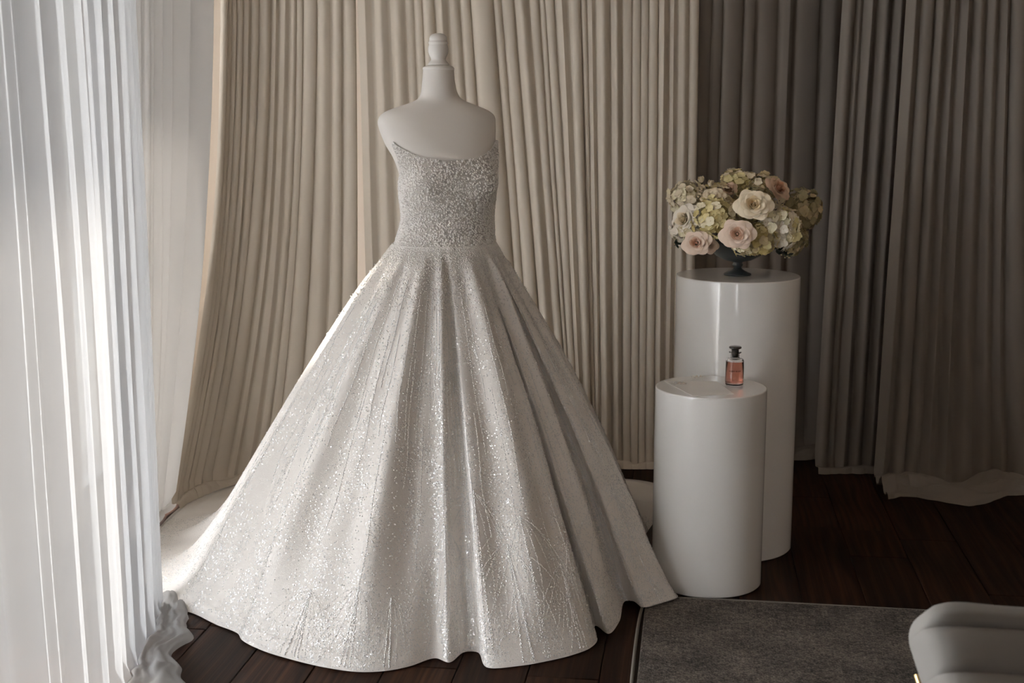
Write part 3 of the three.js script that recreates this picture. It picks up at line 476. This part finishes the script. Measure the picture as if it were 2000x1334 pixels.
// ---------------------------------------------------------------- rug
{
  const t = thing('area_rug', 'low grey-brown pile rug with a bound edge on the dark floor', 'rug', [0.395, 0, -3.79]);
  t.rotation.y = -0.137; // its long edge runs to the right, its side towards the viewer
  const Wd = 2.6, Ln = 3.6;
  const tight = (i, n, L) => i === 0 ? 0 : i === n ? 1 : i === 1 ? 0.005 / L : i === n - 1 ? 1 - 0.005 / L : i / n; // the pile rises steeply at the edge
  mesh('pile', grid(110, 150, (u0, v0, i, j) => { const u = tight(i, 110, Wd), v = tight(j, 150, Ln); const e = Math.min(u, 1 - u) * Wd, f = Math.min(v, 1 - v) * Ln, d = Math.min(e, f); return [0.006 + u * (Wd - 0.012), 0.0075 + 0.0045 * sstep(-0.001, 0.005, d) + 0.0012 * noise(u * 60, v * 80, 1), 0.006 + v * (Ln - 0.012), u * Wd * 1.9, v * Ln * 1.9]; }), M.rug, t);
  const cu = new THREE.CatmullRomCurve3([[0.02, 0.008], [0.5 * Wd, 0.008], [Wd - 0.02, 0.008], [Wd - 0.008, 0.02], [Wd - 0.008, Ln / 2], [Wd - 0.008, Ln - 0.02], [Wd - 0.02, Ln - 0.008], [Wd / 2, Ln - 0.008], [0.02, Ln - 0.008], [0.008, Ln - 0.02], [0.008, Ln / 2], [0.008, 0.02]].map(p => V(p[0], 0.0056, p[1])), true, 'centripetal');
  mesh('bound_edge', new THREE.TubeGeometry(cu, 400, 0.0048, 8, true), M.rugEdge, t);
}

// ---------------------------------------------------------------- lounge chair in the foreground
{
  const t = thing('lounge_chair', 'pale grey channel-tufted lounge chair with brass legs in the right foreground', 'chair', [0.84, 0, -1.55]);
  const al = 44 * Math.PI / 180, B = V(0, -Math.cos(al), Math.sin(al)), N = V(0, Math.sin(al), Math.cos(al)), O = V(0, 0.735, -0.275);
  const half = b => { const rc = 0.06, W = 0.283 - 0.14 * b; return b < rc ? W - rc + Math.sqrt(Math.max(0, rc * rc - (rc - b) * (rc - b))) : W; };
  const seams = [-0.001, 0.046, 0.112, 0.178, 0.244, 0.310, 0.376, 0.44];
  const back = mesh('backrest', grid(40, 40, (u, v) => { const a = u * 2 - 1, b = v * 0.44, w = half(b) - 0.004, p = O.clone().addScaledVector(B, b).addScaledVector(N, -0.045 * Math.pow(Math.max(0, 1 - Math.pow(Math.abs(a), 5)), 0.4) * sstep(0, 0.05, b + 0.004)); p.x += a * w; return [p.x, p.y, p.z]; }), M.chair, t);
  for (let i = 0; i < seams.length - 1; i++) mesh('channel', grid(56, 14, (u, v) => {
    const a = u * 2 - 1, b = lerp(seams[i], seams[i + 1], v), w = half(b), edge = Math.pow(Math.max(0, 1 - Math.pow(Math.abs(a), 6)), 0.45), puff = Math.pow(Math.sin(Math.PI * v), 0.5);
    const first = i === 0 ? Math.sqrt(clamp(b / 0.03, 0, 1)) : 1;
    const wing = 0.05 * Math.pow(Math.abs(a), 3);
    const p = O.clone().addScaledVector(B, b).addScaledVector(N, ((0.034 + 0.013 * puff) * edge) * first + wing * edge); p.x += a * w; return [p.x, p.y, p.z, a * 0.28, b]; }), M.chair, back);
  const seatG = grid(48, 24, (u, v) => { const ph = u * Math.PI * 2, r = Math.sin(v * Math.PI), c = Math.cos(ph), s = Math.sin(ph), e = 0.35; return [0.25 * Math.sign(c) * Math.pow(Math.abs(c), e) * Math.pow(r, e), 0.37 - 0.06 * Math.sign(Math.cos(v * Math.PI)) * Math.pow(Math.abs(Math.cos(v * Math.PI)), 0.5) * -1, 0.26 + 0.27 * Math.sign(s) * Math.pow(Math.abs(s), e) * Math.pow(r, e)]; });
  mesh('seat', seatG, M.chair, t);
  const tube = (pts, r) => new THREE.TubeGeometry(new THREE.CatmullRomCurve3(pts.map(p => V(...p)), false, 'centripetal'), 40, r, 10);
  for (const s of [-1, 1]) {
    const e = b => { const p = O.clone().addScaledVector(B, b).addScaledVector(N, -0.02); p.x += s * (half(b) - 0.006); return [p.x, p.y, p.z]; };
    mesh('frame_rail', tube([e(0.09), e(0.16), e(0.26), e(0.36), e(0.44), [s * 0.235, 0.30, 0.12], [s * 0.235, 0.30, 0.5]], 0.006), M.brass, t);
    mesh('leg', tube([[s * 0.22, 0.30, 0.05], [s * 0.24, 0.15, 0.01], [s * 0.255, 0.0145, -0.03]], 0.009), M.brass, t);
    mesh('leg', tube([[s * 0.22, 0.30, 0.47], [s * 0.24, 0.15, 0.5], [s * 0.255, 0.0145, 0.53]], 0.009), M.brass, t);
  }
}

renderer.render(scene, camera);
